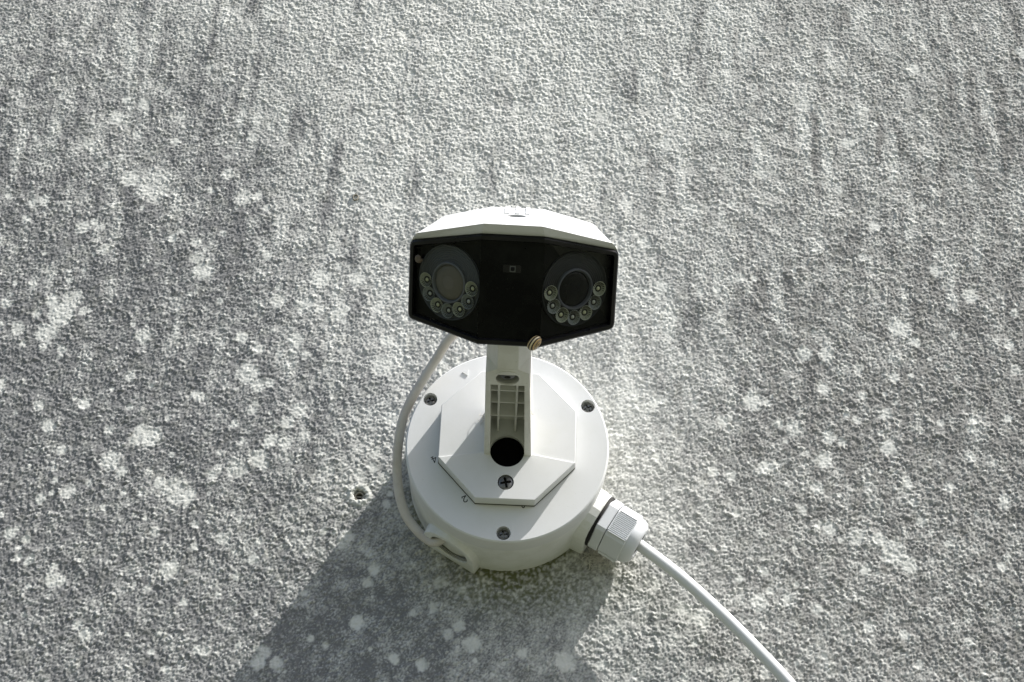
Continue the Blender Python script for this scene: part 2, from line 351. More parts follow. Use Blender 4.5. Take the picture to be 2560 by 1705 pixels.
    quads = np.stack([idx[:-1, :-1], idx[:-1, 1:], idx[1:, 1:], idx[1:, :-1]], -1).reshape(-1, 4)
    me = bpy.data.meshes.new('plaster_wall'); nq = len(quads)
    me.vertices.add(len(co)); me.vertices.foreach_set('co', co.astype(np.float32).ravel())
    me.loops.add(nq*4); me.loops.foreach_set('vertex_index', quads.ravel().astype(np.int32))
    me.polygons.add(nq); me.polygons.foreach_set('loop_start', np.arange(0, nq*4, 4, dtype=np.int32))
    me.update(calc_edges=True)
    me.polygons.foreach_set('use_smooth', np.ones(nq, dtype=bool))
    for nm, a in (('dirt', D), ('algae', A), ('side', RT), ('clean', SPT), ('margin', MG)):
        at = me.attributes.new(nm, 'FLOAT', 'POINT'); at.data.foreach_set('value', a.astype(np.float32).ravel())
    m, t, p = new_mat('weathered_paint')
    def attr(nm): n = N(t, 'ShaderNodeAttribute'); n.attribute_name = nm; return n.outputs['Fac']
    def mixc(f, a, b):
        n = N(t, 'ShaderNodeMix', data_type='RGBA')
        if isinstance(f, float): n.inputs[0].default_value = f
        else: t.links.new(f, n.inputs[0])
        for k, c in ((6, a), (7, b)):
            if isinstance(c, tuple): n.inputs[k].default_value = (*c, 1)
            else: t.links.new(c, n.inputs[k])
        return n.outputs[2]
    tc = N(t, 'ShaderNodeTexCoord')
    nz1 = N(t, 'ShaderNodeTexNoise', Scale=700.0, Detail=4.0, Roughness=0.65); t.links.new(tc.outputs['Object'], nz1.inputs['Vector'])
    nz2 = N(t, 'ShaderNodeTexNoise', Scale=14.0, Detail=6.0, Roughness=0.6); t.links.new(tc.outputs['Object'], nz2.inputs['Vector'])
    nz3 = N(t, 'ShaderNodeTexNoise', Scale=220.0, Detail=3.0); t.links.new(tc.outputs['Object'], nz3.inputs['Vector'])
    clean = mixc(nz2.outputs[0], (0.61, 0.625, 0.585), (0.67, 0.665, 0.62))
    dark = mixc(attr('side'), (0.185, 0.187, 0.187), (0.212, 0.209, 0.198))
    ad = N(t, 'ShaderNodeMath', operation='MULTIPLY_ADD'); t.links.new(nz1.outputs[0], ad.inputs[0]); ad.inputs[1].default_value = 0.52; ad.inputs[2].default_value = -0.26
    ad2 = N(t, 'ShaderNodeMath', operation='ADD', use_clamp=True); t.links.new(ad.outputs[0], ad2.inputs[0]); mg = attr('margin'); nz4 = N(t, 'ShaderNodeTexNoise', Scale=60.0, Detail=7.0, Roughness=0.62); t.links.new(tc.outputs['Object'], nz4.inputs['Vector'])
    mn = N(t, 'ShaderNodeMath', operation='MULTIPLY_ADD'); t.links.new(nz4.outputs[0], mn.inputs[0]); mn.inputs[1].default_value = 2.2; mn.inputs[2].default_value = -1.1
    mm_ = N(t, 'ShaderNodeMath', operation='MULTIPLY_ADD'); t.links.new(mn.outputs[0], mm_.inputs[0]); t.links.new(mg, mm_.inputs[1]); t.links.new(attr('dirt'), mm_.inputs[2])
    t.links.new(mm_.outputs[0], ad2.inputs[1])
    c1 = mixc(ad2.outputs[0], clean, dark)
    c1 = mixc(attr('clean'), c1, (0.66, 0.665, 0.62))
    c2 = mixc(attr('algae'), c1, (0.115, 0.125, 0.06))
    rp = N(t, 'ShaderNodeValToRGB'); rp.color_ramp.elements[0].position = 0.62; rp.color_ramp.elements[1].position = 0.78
    rp.color_ramp.elements[0].color = (0, 0, 0, 1); rp.color_ramp.elements[1].color = (.35, .35, .35, 1); t.links.new(nz3.outputs[0], rp.inputs[0])
    c3 = mixc(rp.outputs[0], c2, (0.34, 0.31, 0.27))
    t.links.new(c3, p.inputs['Base Color']); p.inputs['Roughness'].default_value = 0.85; p.inputs['Specular IOR Level'].default_value = 0.25
    b = N(t, 'ShaderNodeBump', Strength=0.35, Distance=0.0004); t.links.new(nz1.outputs[0], b.inputs['Height'])
    nz5 = N(t, 'ShaderNodeTexNoise', Scale=330.0, Detail=5.0, Roughness=0.6); t.links.new(tc.outputs['Object'], nz5.inputs['Vector'])
    b2 = N(t, 'ShaderNodeBump', Distance=0.0035); t.links.new(mg, b2.inputs['Strength']); t.links.new(nz5.outputs[0], b2.inputs['Height'])
    t.links.new(b2.outputs[0], b.inputs['Normal']); t.links.new(b.outputs[0], p.inputs['Normal'])
    me.materials.append(m)
    o = bpy.data.objects.new('plaster_wall', me); link(o)
    tag(o, 'rough stuccoed wall, pale paint with grey mould film and round clean spots', 'wall')
    return on_wall
on_wall = build_wall()

# ------------------------------------------------------------------ junction box
YL, YP = -51.5, -60.9           # lid face, bracket plate face
jb = empty('junction_box', (0, 0, 0), 'round white plastic junction box screwed flat on the stuccoed wall', 'junction box')
WF = WALLF(0, 0, 0)
V, F = lathe([(55.6, -0.5), (55.4, 20), (55.5, 36.2), (54.6, 36.8), (51.5, 36.8), (51.5, -0.5)], 128, closed=True)
body = obj('body', WF(V), F, BOXW, jb)
def boss(ang, half, tc, r0, r1, ymax):
    """arched block growing out of the side wall; (t, out) profile pushed along the radius"""
    a = math.radians(ang); n = (math.cos(a), 0, math.sin(a)); tt = (-math.sin(a), 0, math.cos(a))
    prof = [(half, -0.5), (half*0.99, 6)]
    for k in range(13):
        b = PI*k/12; prof.append((half*0.97*math.cos(b)**1 if True else 0, 15.5 + (ymax-15.5)*math.sin(b)))
    prof += [(-half*0.99, 6), (-half, -0.5)]
    fr = Frame((0, 0, 0), tt, (0, -1, 0), n)
    L0 = [(x*1.12+tc, y*1.05, r0) for x, y in prof]; L1 = [(x*1.02+tc, y, r1-3) for x, y in prof]; L2 = [(x+tc, y*0.99, r1) for x, y in prof]
    V, F = loft([L0, L1, L2]); return fr, fr(V), F
frL, V, F = boss(-120, 17.0, -1.4, 40, 58.3, 33.0)
bl = obj('port_boss', V, F, BOXW, jb, bevel=0.8)
carve(bl, [(frL([(x-0.8, y+17, z) for x, y, z in lathe([(12.0, 44), (12.0, 70)], 48)[0]]), lathe([(12.0, 44), (12.0, 70)], 48)[1])]); sharp(bl)
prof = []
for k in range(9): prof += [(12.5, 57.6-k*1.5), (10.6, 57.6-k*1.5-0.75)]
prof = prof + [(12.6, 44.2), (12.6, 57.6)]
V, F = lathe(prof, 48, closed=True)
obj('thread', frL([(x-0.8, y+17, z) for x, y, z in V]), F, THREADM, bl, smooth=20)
V, F = lathe([(12.2, 45.2), (0.0, 45.2)], 32); obj('port_floor', frL([(x-0.8, y+17, z) for x, y, z in V]), F, MATTE, bl)  # black floor stands in for the darkness deep in the port
frR, V, F = boss(-30, 16.6, 0.8, 40, 60.8, 34.0)
obj('gland_boss', V, F, BOXW, jb, bevel=1.2, seg=3)
# lid with three countersunk screw wells
V, F = lathe([(0, 37.35), (55.8, 37.35), (55.9, 49.6), (55.6, 50.8), (54.9, 51.5), (0, 51.5)], 160)
lid = obj('lid', WF(V), F, WHITE, jb)
wells = []
SCR = [(50.6*math.cos(math.radians(a)), 50.6*math.sin(math.radians(a))) for a in (30, 150, 270)]
for x, z in SCR:
    V, F = lathe([(3.85, 46.6), (3.85, 53)], 32); wells.append((WALLF(x, 0, z)(V), F))
V, F = lathe([(9.2, 30), (9.2, 54)], 40); wells.append((WALLF(0.1, 0, -7.2)(V), F))
carve(lid, wells); sharp(lid, 25)
# seam line between lid and body
V, F = lathe([(54.9, 36.6), (55.2, 37.05), (54.9, 37.5), (54.0, 37.05)], 128, closed=True); obj('seam', WF(V), F, GRIMEM, jb)
# screws: one mesh shared
def screw_mesh(r, name):
    V, F = lathe([(r*0.95, -3.6), (r, -1.2), (r, -0.2), (r*0.9, 0.35), (r*0.6, 0.75), (0, 0.9)], 32)
    o = obj(name, V, F, STEEL)
    a, b = r*0.16, r*0.72
    cut = [box(-b, b, -a, a, -2.4, 3), box(-a, a, -b, b, -2.4, 3)]
    V2, F2 = lathe([(r*0.30, -2.4), (r*0.30, 3)], 4)
    carve(o, cut + [(V2, F2)]); sharp(o, 35); o.data.materials.clear(); o.data.materials.append(STEEL); o.data.materials.append(INK_SHADE)
    for q in o.data.polygons: q.material_index = 1 if (q.center.z < -0.15*S and math.hypot(q.center.x, q.center.y) < r*0.80*S) else 0  # driver recess coloured black to stand in for its shade
    return o
def place(o, parent, x, y, z, spin, fr=None):
    f = fr or WALLF(x, y, z); c, s_ = math.cos(spin), math.sin(spin)
    f = Frame(f.o, f.B[0]*c+f.B[1]*s_, -f.B[0]*s_+f.B[1]*c, f.B[2])
    o.parent = parent; o.matrix_parent_inverse = Matrix.Identity(4); o.matrix_basis = f.mat(root_loc(parent)); return o
for i, ((x, z), sp) in enumerate(zip(SCR, (0.5, 0.35, 0.2))):
    s0 = screw_mesh(3.05, 'lid_screw') if i == 0 else s0.copy()
    if i: COL.objects.link(s0)
    place(s0, jb, x, -48.3, z-0.1, sp)
# raised arrow and printed digits on the lid
def strokes(paths, w, h0, h1):
    parts = []
    for P in paths:
        P = np.array(P, float)
        for a, b in zip(P[:-1], P[1:]):
            d = b-a; L = np.linalg.norm(d); d /= L; n = np.array([-d[1], d[0]])*w/2; e = d*w*0.4
            q = [a-e-n, b+e-n, b+e+n, a-e+n]; parts.append(prism([tuple(k) for k in q], h0, h1))
    return merge(parts)
def digit(paths, cx, cz, up, size, w, name, lift):
    up = nrm([up[0], 0, up[1]]); right = np.cross(up, [0, -1, 0]); right = -np.cross([0, -1, 0], up)*-1
    right = np.array([up[2], 0, -up[0]])
    fr = Frame((cx, YL, cz), right*size, up*size, (0, -1, 0))
    V, F = strokes(paths, w, -0.02, lift); obj(name, fr(V), F, INK_SHADE, lid)
four = [[(0.16, -0.5), (0.16, 0.5), (-0.34, -0.2), (0.34, -0.2)], [(0.0, -0.5), (0.32, -0.5)]]
two = [[(-0.30, 0.26), (-0.22, 0.42), (0, 0.5), (0.22, 0.42), (0.28, 0.2), (0.1, -0.12), (-0.3, -0.46), (0.3, -0.46), (0.34, -0.28)]]
zero = [[(0.26*math.cos(k*PI/8), 0.5*math.sin(k*PI/8)) for k in range(17)]]
digit(four, -39.45, -10.4, (0.45, -0.89), 3.5, 0.13, 'printed_digit', 0.05)
digit(two, -21.6, -32.4, (0.40, -0.92), 3.5, 0.14, 'printed_digit', 0.05)
digit(zero, 9.9, -34.3, (0.1, -1.0), 3.2, 0.15, 'printed_digit', 0.05)
V, F = prism([(-27.1, 42.5), (-23.9, 40.4), (-23.7, 44.4)], 51.4, 52.1); obj('arrow_mark', WF(V), F, WHITE, lid)

# ------------------------------------------------------------------ cable gland and its cable
gd = empty('cable_gland', (52.7, -17.5, -30.4), 'pale grey ribbed nylon cable gland screwed into the right side of the round box', 'cable gland')
GA = np.array([math.cos(math.radians(-30)), 0, math.sin(math.radians(-30))]); GT = np.array([0.5, 0, math.cos(math.radians(30))])
GF = Frame(np.array([0, -17.5, 0]) + GT*0.9, GT, (0, -1, 0), GA)
def ring(name, prof, mat, n=64, smooth=30): V, F = lathe(prof, n, closed=True); return obj(name, GF(V), F, mat, gd, smooth=smooth)
ring('sealing_ring', [(8, 60.4), (15.3, 60.4), (15.6, 61.2), (15.3, 62.3), (8, 62.3)], RUBBER)
def hexa(ap, c=0.0, rot_=PI/2):
    P = []
    for k in range(6):
        a = rot_ + PI/6 + k*PI/3
        for s_ in (-1, 1):
            b = a + s_*c; P.append((ap/math.cos(PI/6)*math.cos(b)*(1-c*0.3), ap/math.cos(PI/6)*math.sin(b)*(1-c*0.3)))
    return P
def hexring(h0, h1, ap, c, cham):
    P = hexa(ap, c); P2 = [(x*(1-cham/ap), y*(1-cham/ap)) for x, y in P]
    return loft([[(x, y, h0) for x, y in P2], [(x, y, h0+cham) for x, y in P], [(x, y, h1-cham) for x, y in P], [(x, y, h1) for x, y in P2]])
V, F = hexring(62.3, 68.2, 13.9, 0.08, 0.5); obj('hex_nut', GF(V), F, GLANDW, gd)
V, F = hexring(68.6, 80.8, 13.5, 0.12, 0.35); obj('dome_nut', GF(V), F, GLANDW, gd)
V, F = lathe([(13.0, 67.8), (13.0, 69)], 32); obj('nut_gap', GF(V), F, MATTE, gd)
# grip ribs on alternate flats
parts = []
for k in (0, 2, 4):
    a = PI/2 + k*PI/3; n_ = np.array([math.cos(a), math.sin(a)]); tt = np.array([-n_[1], n_[0]])
    for i in range(14):
        s_ = (i-6.5)*1.05
        q = [n_*13.2+tt*(s_-0.34), n_*13.2+tt*(s_+0.34), n_*14.3+tt*(s_+0.2), n_*14.3+tt*(s_-0.2)]
        parts.append(prism([(q[j][0], q[j][1]) for j in range(4)], 69.4, 80.2))
V, F = merge(parts); rb = obj('grip_ribs', GF(V), F, GLANDW, gd)
V, F = lathe([(7.0, 79.5), (13.5, 79.5), (13.6, 81.6), (13.2, 83.6), (12.1, 85.4), (10.4, 86.7), (8.6, 87.1), (7.4, 86.6), (7.0, 85)], 64, closed=True)
obj('dome', GF(V), F, GLANDW, gd, smooth=40)
V, F = lathe([(7.5, 84.5), (7.3, 86.4), (5.2, 86.2), (4.2, 85.6), (3.2, 85.6)], 40); obj('rubber_insert', GF(V), F, RUBBER, gd, smooth=40)
e0 = GF([(0, 0, 70), (0, 0, 80), (0.0, 0, 87)])
P = smooth_path(list(map(tuple, e0)) + [(98.0, -18.6, -59.8), (119.6, -19.0, -79.3), (136.5, -19.0, -96.1), (155.1, -18.5, -115.7), (171, -17, -135), (189, -15, -163), (205, -12, -200), (215, -9, -260), (222, -7, -400), (225, -6, -800), (226, -6, -1500)], 9)
V, F = tube(P, 3.35, 20)
tag(obj('network_cable', V, F, CABLEW, None, smooth=True), 'thick white cable curving down to the right out of the gland', 'cable')
o_ = bpy.context.scene.objects['network_cable']

# ------------------------------------------------------------------ surveillance camera: bracket
sc_ = empty('security_camera', (0, -51.5, 0), 'white twin lens surveillance camera with black face on a bracket arm', 'camera')
zo = 2.55
octo = [(-37.07, zo+15.77), (-37.07, zo-14.89), (-15.95, zo-37.33), (15.95, zo-37.33), (37.07, zo-14.89), (37.07, zo+15.77), (15.95, zo+37.33), (-15.95, zo+37.33)]
PF = Frame((0, 0, 0), (1, 0, 0), (0, 0, 1), (0, -1, 0))
V, F = prism(octo, 51.9, 60.2); pl = obj('bracket_plate', PF(V), F, WHITE, sc_, bevel=0.45)
bake(pl)
V, F = lathe([(9.3, 40), (9.3, 70)], 48); carve(pl, [(WALLF(0.1, 0, -7.2)(V), F)]); sharp(pl, 20)
ex = lambda q: (q[0]*1.0018, (q[1]-zo)*1.0018+zo)
low = [ex(octo[1]), ex(octo[2]), ex(octo[3]), ex(octo[4]), (12.9, -8.3), (-12.9, -8.3)]
V, F = prism(low, 58.0, 61.0); pl2 = obj('lower_plate', PF(V), F, WHITE, sc_, bevel=0.4); bake(pl2)
V, F = lathe([(9.3, 40), (9.3, 70)], 48); c1 = (WALLF(0.1, 0, -7.2)(V), F)
V, F = lathe([(4.35, 56.0), (4.35, 70)], 40); c2 = (WALLF(0, 0, -25.3)(V), F)
carve(pl2, [c1, c2]); sharp(pl2, 20); carve(pl, [c2]); sharp(pl, 20)
V, F = prism([(x*1.006, (y-zo)*1.006+zo) for x, y in octo], 51.3, 52.15); obj('plate_gasket', PF(V), F, GRIMEM, sc_)
ps = screw_mesh(4.15, 'plate_screw'); place(ps, sc_, 0, -60.0, -25.3, 0.22)
V, F = lathe([(9.5, 56.5), (8.6, 57.8), (6.0, 57.4), (0, 56.8)], 40); obj('hole_disc', WALLF(0.1, 0, -7.2)(V), F, VOID, sc_, smooth=True)  # black disc standing in for the dark inside the cable hole
# arm: hollow from below
def sec(y, cx, hx, z0, z1): return [(cx-hx, y, z0), (cx+hx, y, z0), (cx-hx, y, z1), (cx+hx, y, z1)]
P = sec(-60.0, 0.35, 12.85, -9.9, 15.4) + sec(-144.2, -1.2, 10.9, 0.45, 22) + [(-1.2-5.2, -147.6, 0.85), (-1.2+5.2, -147.6, 0.85), (-6.4, -147.6, 21), (4, -147.6, 21)]
V, F = hull(P); arm = obj('arm', V, F, ARMW, sc_, bevel=0.5); bake(arm)
cav = hull([(-9.1, -58, -30), (9.5, -58, -30), (-9.1, -58, 11.5), (9.5, -58, 11.5), (-9.8, -133.0, -30), (7.6, -133.0, -30), (-9.5, -133.0, 12.5), (7.3, -133.0, 12.5)])
V, F = lathe([(5.8, -10), (5.8, 4.2)], 40); bore = (np.array(V) + [-1.25, -139.0, 0], F)
carve(arm, [cav, bore]); sharp(arm, 25)
V, F = lathe([(7.6, -0.05), (7.6, 11.5)], 40)
bb = obj('screw_boss', np.array(V) + [-1.25, -138.6, 0.15], F, ARMW, sc_)
V, F = lathe([(5.8, -10), (5.8, 4.2)], 40); carve(bb, [(np.array(V) + [-1.25, -139.0, 0], F)]); sharp(bb)
V, F = lathe([(4.3, 4.0), (4.3, 1.9), (3.6, 1.0), (1.6, 0.7), (1.4, 2.4), (0, 2.4)], 28); obj('arm_screw', np.array(V) + [-1.25, -139.0, 0], F, STEEL, sc_, smooth=30)
rib_src = None
for y in (-115.1, -100.1, -82.5):
    V, F = box(-9.7, 8.9, -0.45, 0.45, 4.0, 12.2)
    if rib_src is None: rib_src = obj('rib', np.array(V)+[0, y, 0], F, ARMW, sc_); y0_ = y
    else:
        r_ = rib_src.copy(); COL.objects.link(r_); r_.location = (0, (y-y0_)*S, 0)
for x in (-5.4, 3.9):
    V, F = box(x-0.55, x+0.55, -133.2, -61.1, 4.2, 12.0); obj('rib', V, F, ARMW, sc_)
# neck between arm and head
def nsec(y, cx, hx, hc, z0, ch, z1): return [(cx-hc, y, z0), (cx+hc, y, z0), (cx-hx, y, z0+ch), (cx+hx, y, z0+ch), (cx-hx, y, z1), (cx+hx, y, z1)]
V, F = hull(nsec(-143, -1.2, 10.85, 5.2, -0.2, 9.5, 21) + nsec(-173, -1.45, 10.0, 4.9, 9.2, 9.5, 28))
obj('neck', V, F, ARMW, sc_, bevel=0.4)

# ------------------------------------------------------------------ surveillance camera: head
HR = np.array([[0.9995232, 0.0307954, 0.0022368], [-0.0219076, 0.7583705, -0.6514555], [-0.0217582, 0.6510959, 0.7586835]])
HT = np.array([-1.412, -200.0, 14.782])
def HW(P): return np.asarray(P, float) @ HR.T + HT
a_, b_, g_ = 14.6, 49.67, 22.5; t1, b1, t2, b2 = 27.5, 24.6, 18.6, 19.3
FL = math.hypot(b_-a_, g_); cu, su = (b_-a_)/FL, g_/FL
def fmap(s, z, dy=0.0, out=0.0):           # unrolled front (s, z) -> head space; dy goes back, out goes along the facet normal
    if abs(s) <= a_: return (s, dy-out, z)
    k = abs(s)-a_; sg = 1 if s > 0 else -1
    return (sg*(a_+k*cu + out*su), k*su + dy - out*cu, z)
def round_corner(p0, p, p1, r, n=5):
    p0, p, p1 = map(lambda q: np.array(q, float), (p0, p, p1)); A = p+nrm(p0-p)*r; B = p+nrm(p1-p)*r
    return [tuple((1-k)**2*A + 2*k*(1-k)*p + k*k*B) for k in np.linspace(0, 1, n)]
SE = a_+FL
oc = [(-SE, t2), (-a_, t1), (a_, t1), (SE, t2), (SE, -b2), (a_, -b1), (-a_, -b1), (-SE, -b2)]
outline = []
for i, p_ in enumerate(oc):
    if abs(p_[0]) > a_+1: outline += round_corner(oc[i-1], p_, oc[(i+1) % 8], 3.0)
    else: outline.append(p_)
def inset(P, d):
    n = len(P); out = []
    for i in range(n):
        p0, p, p1 = (np.array(P[k % n]) for k in (i-1, i, i+1)); e0, e1 = nrm(p-p0), nrm(p1-p)
        n0, n1 = np.array([e0[1], -e0[0]]), np.array([e1[1], -e1[0]]); m_ = nrm(n0+n1); L = d/max(0.3, m_ @ n0); out.append(tuple(p+m_*L))
    return out
in1, in2, in3 = inset(outline, 0.7), inset(outline, 2.3), inset(outline, 2.9)
for q in (in1, in2, in3):                  # keep fold vertices on the fold
    for i, p_ in enumerate(outline):
        if abs(abs(p_[0])-a_) < 1e-6: q[i] = (math.copysign(a_, p_[0]), q[i][1])
wide = lambda P, e: [(x + (math.copysign(1.2, x) if (abs(abs(x)-a_) < 1e-6 and z < 0) else 0), z) for x, z in P]
loops = [[fmap(*p_, 5.0) for p_ in outline], [fmap(*p_, 0.8) for p_ in outline], [fmap(*p_, 0.0) for p_ in in1], [fmap(*p_, 0.0) for p_ in in2], [fmap(*p_, 2.0) for p_ in in3], [fmap(*p_, 9.0) for p_ in in3]]
V, F = loft([[HW(p_) for p_ in L] for L in loops], True, False)
obj('bezel', V, F, BLACK, sc_, bevel=0.3, seg=2)
floorV = [p_ for p_ in in3]
def facet_poly(side, dy):
    if side == 0: P = [p_ for p_ in in3 if abs(p_[0]) <= a_+1e-6]
    else: P = [p_ for p_ in in3 if p_[0]*side >= a_-1e-6]
    return [fmap(p_[0]*(1.0), p_[1], dy) for p_ in P]
def slab(side, dy, th):
    A = facet_poly(side, dy); B = facet_poly(side, dy+th); return loft([[HW(p_) for p_ in A], [HW(p_) for p_ in B]])
V, F = slab(0, 1.9, 4.5); cpan = obj('centre_panel', V, F, GLOSS, sc_)
# frame helper on a side facet: u = outward along the facet, v = up, w = out of the facet
def facet_frame(sg, k, z, out):
    c = np.array(fmap(sg*(a_+k), z, 0.0, out)); u = np.array([sg*cu, su, 0]); wv = np.array([sg*su, -cu, 0]); v = np.array([0, 0, 1.0])
    u2 = np.array([cu, sg*su, 0])          # always to picture right
    return Frame(HW(c), HR @ u2, HR @ v, HR @ wv)
led_src = []
def led_pieces():
    n = 36; V = [(1.1*math.cos(2*PI*i/n), 1.1*math.sin(2*PI*i/n), 0.1) for i in range(n)]
    for i in range(n):
        r = 3.45 if i % 2 else 3.2; h = 1.6 if i % 2 else 0.5
        V.append((r*math.cos(2*PI*i/n), r*math.sin(2*PI*i/n), h))
    for i in range(n): V.append((3.6*math.cos(2*PI*i/n), 3.6*math.sin(2*PI*i/n), 1.55))
    F = [(i, (i+1) % n, n+(i+1) % n, n+i) for i in range(n)] + [(n+i, n+(i+1) % n, 2*n+(i+1) % n, 2*n+i) for i in range(n)] + [list(range(n))]
    return V, F
LK, LZ, LR = 19.9, 1.2, 17.9
first = {}
for sg in (-1, 1):
    # the dark recessed floor, ring, barrel, lens, lamps, then the window
    V, F = slab(sg, 5.2, 2.0); obj('window_backing', V, F, MATTE, sc_)
    f0 = facet_frame(sg, LK, LZ, -4.4)
    prof = [(9.2, 0.2)]
    for k in range(16):
        r = 9.6+k*0.5; prof += [(r, 0.62 if k % 2 else 0.45)]
    prof += [(17.2, 0.7), (17.7, 1.5), (18.0, 1.5), (18.0, -0.3)]
    V, F = lathe(prof, 96); rg = obj('lamp_ring', f0(V), F, RING if sg < 0 else RINGD, sc_)
    V, F = lathe([(9.9, 0), (9.9, 1.7), (9.5, 2.0), (9.0, 1.9), (8.6, 1.2), (8.4, 0.4)], 72); obj('lens_barrel', f0(V), F, BARREL if sg < 0 else RING, sc_, smooth=30)
    prof = [(8.5*math.cos(b), 0.4+1.5*math.sin(b)) for b in np.linspace(0, PI/2, 9)]
    V, F = lathe(prof, 64); ln = obj('lens', f0(V), F, LENSA if sg < 0 else LENSB, sc_, smooth=True)
    ln['label'] = 'hazed brown grey lens' if sg < 0 else 'clear deep black lens'
    for i in range(7):
        ang = math.radians(183 + i*29.0); kind = i % 2
        c = f0([(13.55*math.cos(ang), 13.55*math.sin(ang), 0.35)])[0]; fr = Frame(c, f0.B[0], f0.B[1], f0.B[2])
        if 'cup' not in first:
            V, F = led_pieces(); me = bpy.data.meshes.new('led'); first['cup'] = mesh_of('led', V, F, CUP); first['cup'].materials.append(FLUTE)
            for k, pg_ in enumerate(first['cup'].polygons): pg_.material_index = 1 if (k < 36 and k % 2) else 0
            V, F = lathe([(1.0*math.cos(b), 0.1+0.95*math.sin(b)) for b in np.linspace(0, PI/2, 6)], 20)
            first[0] = mesh_of('led_chip', V, F, PHOS, True); first[1] = mesh_of('led_chip', V, F, INFRA, True)
            V, F = lathe([(1.0, 0.05), (1.0, 0.5), (1.7, 0.5), (1.8, 0.05)], 20, closed=True); first['collar'] = mesh_of('led_collar', V, F, RUBBER)
        if 'cupd' not in first:
            first['cupd'] = first['cup'].copy(); first['cupd'].name = 'led_grey'; first['cupd'].materials[0] = CUPD
        o1 = bpy.data.objects.new('led', first['cupd' if kind else 'cup']); link(o1, sc_); o1.matrix_basis = fr.mat(root_loc(sc_))
        for nm, key in (('led_chip', kind), ('led_collar', 'collar')):
            o2 = bpy.data.objects.new(nm, first[key]); link(o2, o1)
    V, F = slab(sg, 1.9, 1.2); obj('window', V, F, GLASS, sc_)
# light sensor on the centre panel
def CF(s, z, out): return Frame(HW((s, 1.9-out, z)), HR[:, 0], HR[:, 2], -HR[:, 1])
f = CF(0.35, 11.7, 0.0)
V, F = prism([(-4.2, -1.7), (3.6, -1.7), (4.0, -1.2), (4.0, 1.5), (3.4, 1.9), (-4.0, 1.9), (-4.4, 1.3), (-4.4, -1.2)], -0.5, 0.12); sn = obj('light_sensor', f(V), F, BLACK, sc_)
V, F = lathe([(1.25, 0.0), (1.25, 0.35), (1.95, 0.35), (1.95, 0.0)], 4, closed=True)
c_, s_ = math.cos(PI/4), math.sin(PI/4)
obj('sensor_frame', f([(x*c_-y*s_+0.1, (x*s_+y*c_)*1.05+0.1, z) for x, y, z in V]), F, SENSOR, sn)
V, F = lathe([(1.15*math.cos(b), 0.1+0.5*math.sin(b)) for b in np.linspace(0, PI/2, 6)], 20); obj('sensor_eye', f([(x+0.1, y+0.1, z) for x, y, z in V]), F, LENSB, sn, smooth=True)
# housing
def ring12(ac, az1, az2, bc, bz1, bz2, yc, ye, ch, acb=None, yct=None, yet=None):
    yct = yc if yct is None else yct; yet = ye if yet is None else yet
    L = [(-bc, yet, bz1), (-ac, yct, az1), (ac, yct, az1), (bc, yet, bz1), (bc, ye, -bz2), (acb or ac, yc, -az2), (-(acb or ac), yc, -az2), (-bc, ye, -bz2)]
    out = []
    for i, p_ in enumerate(L):
        if i in (0, 3, 4, 7): out += round_corner(L[i-1], p_, L[(i+1) % 8], ch, 4)
        else: out.append(np.array(p_))
    return [HW(q) for q in out]
R1 = ring12(a_+0.1, t1+0.25, b1-0.5, b_-0.3, t2+0.25, b2-0.4, 1.5, g_+1.6, 3.2)
R0 = ring12(a_-0.5, t1-1.0, b1-1.0, b_-1.2, t2-1.0, b2-1.0, 8.0, g_+8, 3.0)
ctop = [(49.3, 25.4, 13.5), (49.2, 24.4, 17.2), (47.9, 21.4, 20.9), (45.9, 17.8, 23.3)]; cbot = [(46.0, 25.0, -18.8), (48.0, 25.5, -18.2), (49.0, 25.6, -17.0), (49.3, 25.6, -14.0)]
ng = lambda L: [(-x, y, z) for x, y, z in L]
R2 = [HW(q) for q in ng(ctop) + [(-13.35, -2.4, 33.1), (13.35, -2.4, 33.1)] + ctop[::-1] + cbot[::-1] + [(14.5, 4.75, -23.4), (-14.5, 4.75, -23.4)] + ng(cbot)]
R3 = ring12(13.1, 31.05, 22.0, 39.7, 23.5, 16.5, 57.1, 63.9, 4.0)
R4 = ring12(11.5, 27.0, 19.0, 34.0, 19.5, 14.5, 64.0, 69.0, 4.0)
Rin = ring12(11.0, 29.0, 21.0, 42.0, 20.0, 15.5, 17.0, 36.0, 4.0)
V, F = loft([R0, R1, R2], False, False); obj('hood_rim', V, F, WHITE, sc_, bevel=0.25)
V, F = loft([Rin, R2, R3, R4]); hs = obj('housing', V, F, WHITE, sc_, bevel=0.35); bake(hs)
f = Frame(HW((0.35, 27.7, 31.45)), HR[:, 0], HR[:, 1], HR[:, 2])
V, F = lathe([(4.5, -4.5), (4.5, 3)], 36); carve(hs, [(f(V), F)]); sharp(hs, 20)
V, F = lathe([(4.45, -1.6), (4.0, -2.0), (0, -2.6)], 24); obj('screw_hole', f(V), F, RUBBER, hs)  # dark disc set near the surface to paint the hole's shade
for i, (x0, x1) in enumerate(((-5.9, -3.2), (-0.8, 1.7), (4.2, 6.6))):
    V, F = hull([HW(q) for q in [(x0, 33.5, 30.9), (x1, 33.5, 30.9), (x0-0.4, 56.0, 30.4), (x1-0.4, 56.0, 30.4), (x0+0.2, 33.8, 32.4), (x1-0.2, 33.8, 32.4), (x0-0.2, 56.0, 31.9), (x1-0.6, 56.0, 31.9)]]); obj('ridge', V, F, WHITE, hs)
V, F = hull([HW(q) for q in [(-9.2, 20.5, 31.0), (9.4, 20.5, 31.0), (-9.2, 22.3, 31.0), (9.4, 22.3, 31.0), (-9.0, 20.7, 32.0), (9.2, 20.7, 32.0), (-9.0, 22.1, 32.0), (9.2, 22.1, 32.0)]]); obj('ridge', V, F, WHITE, hs)

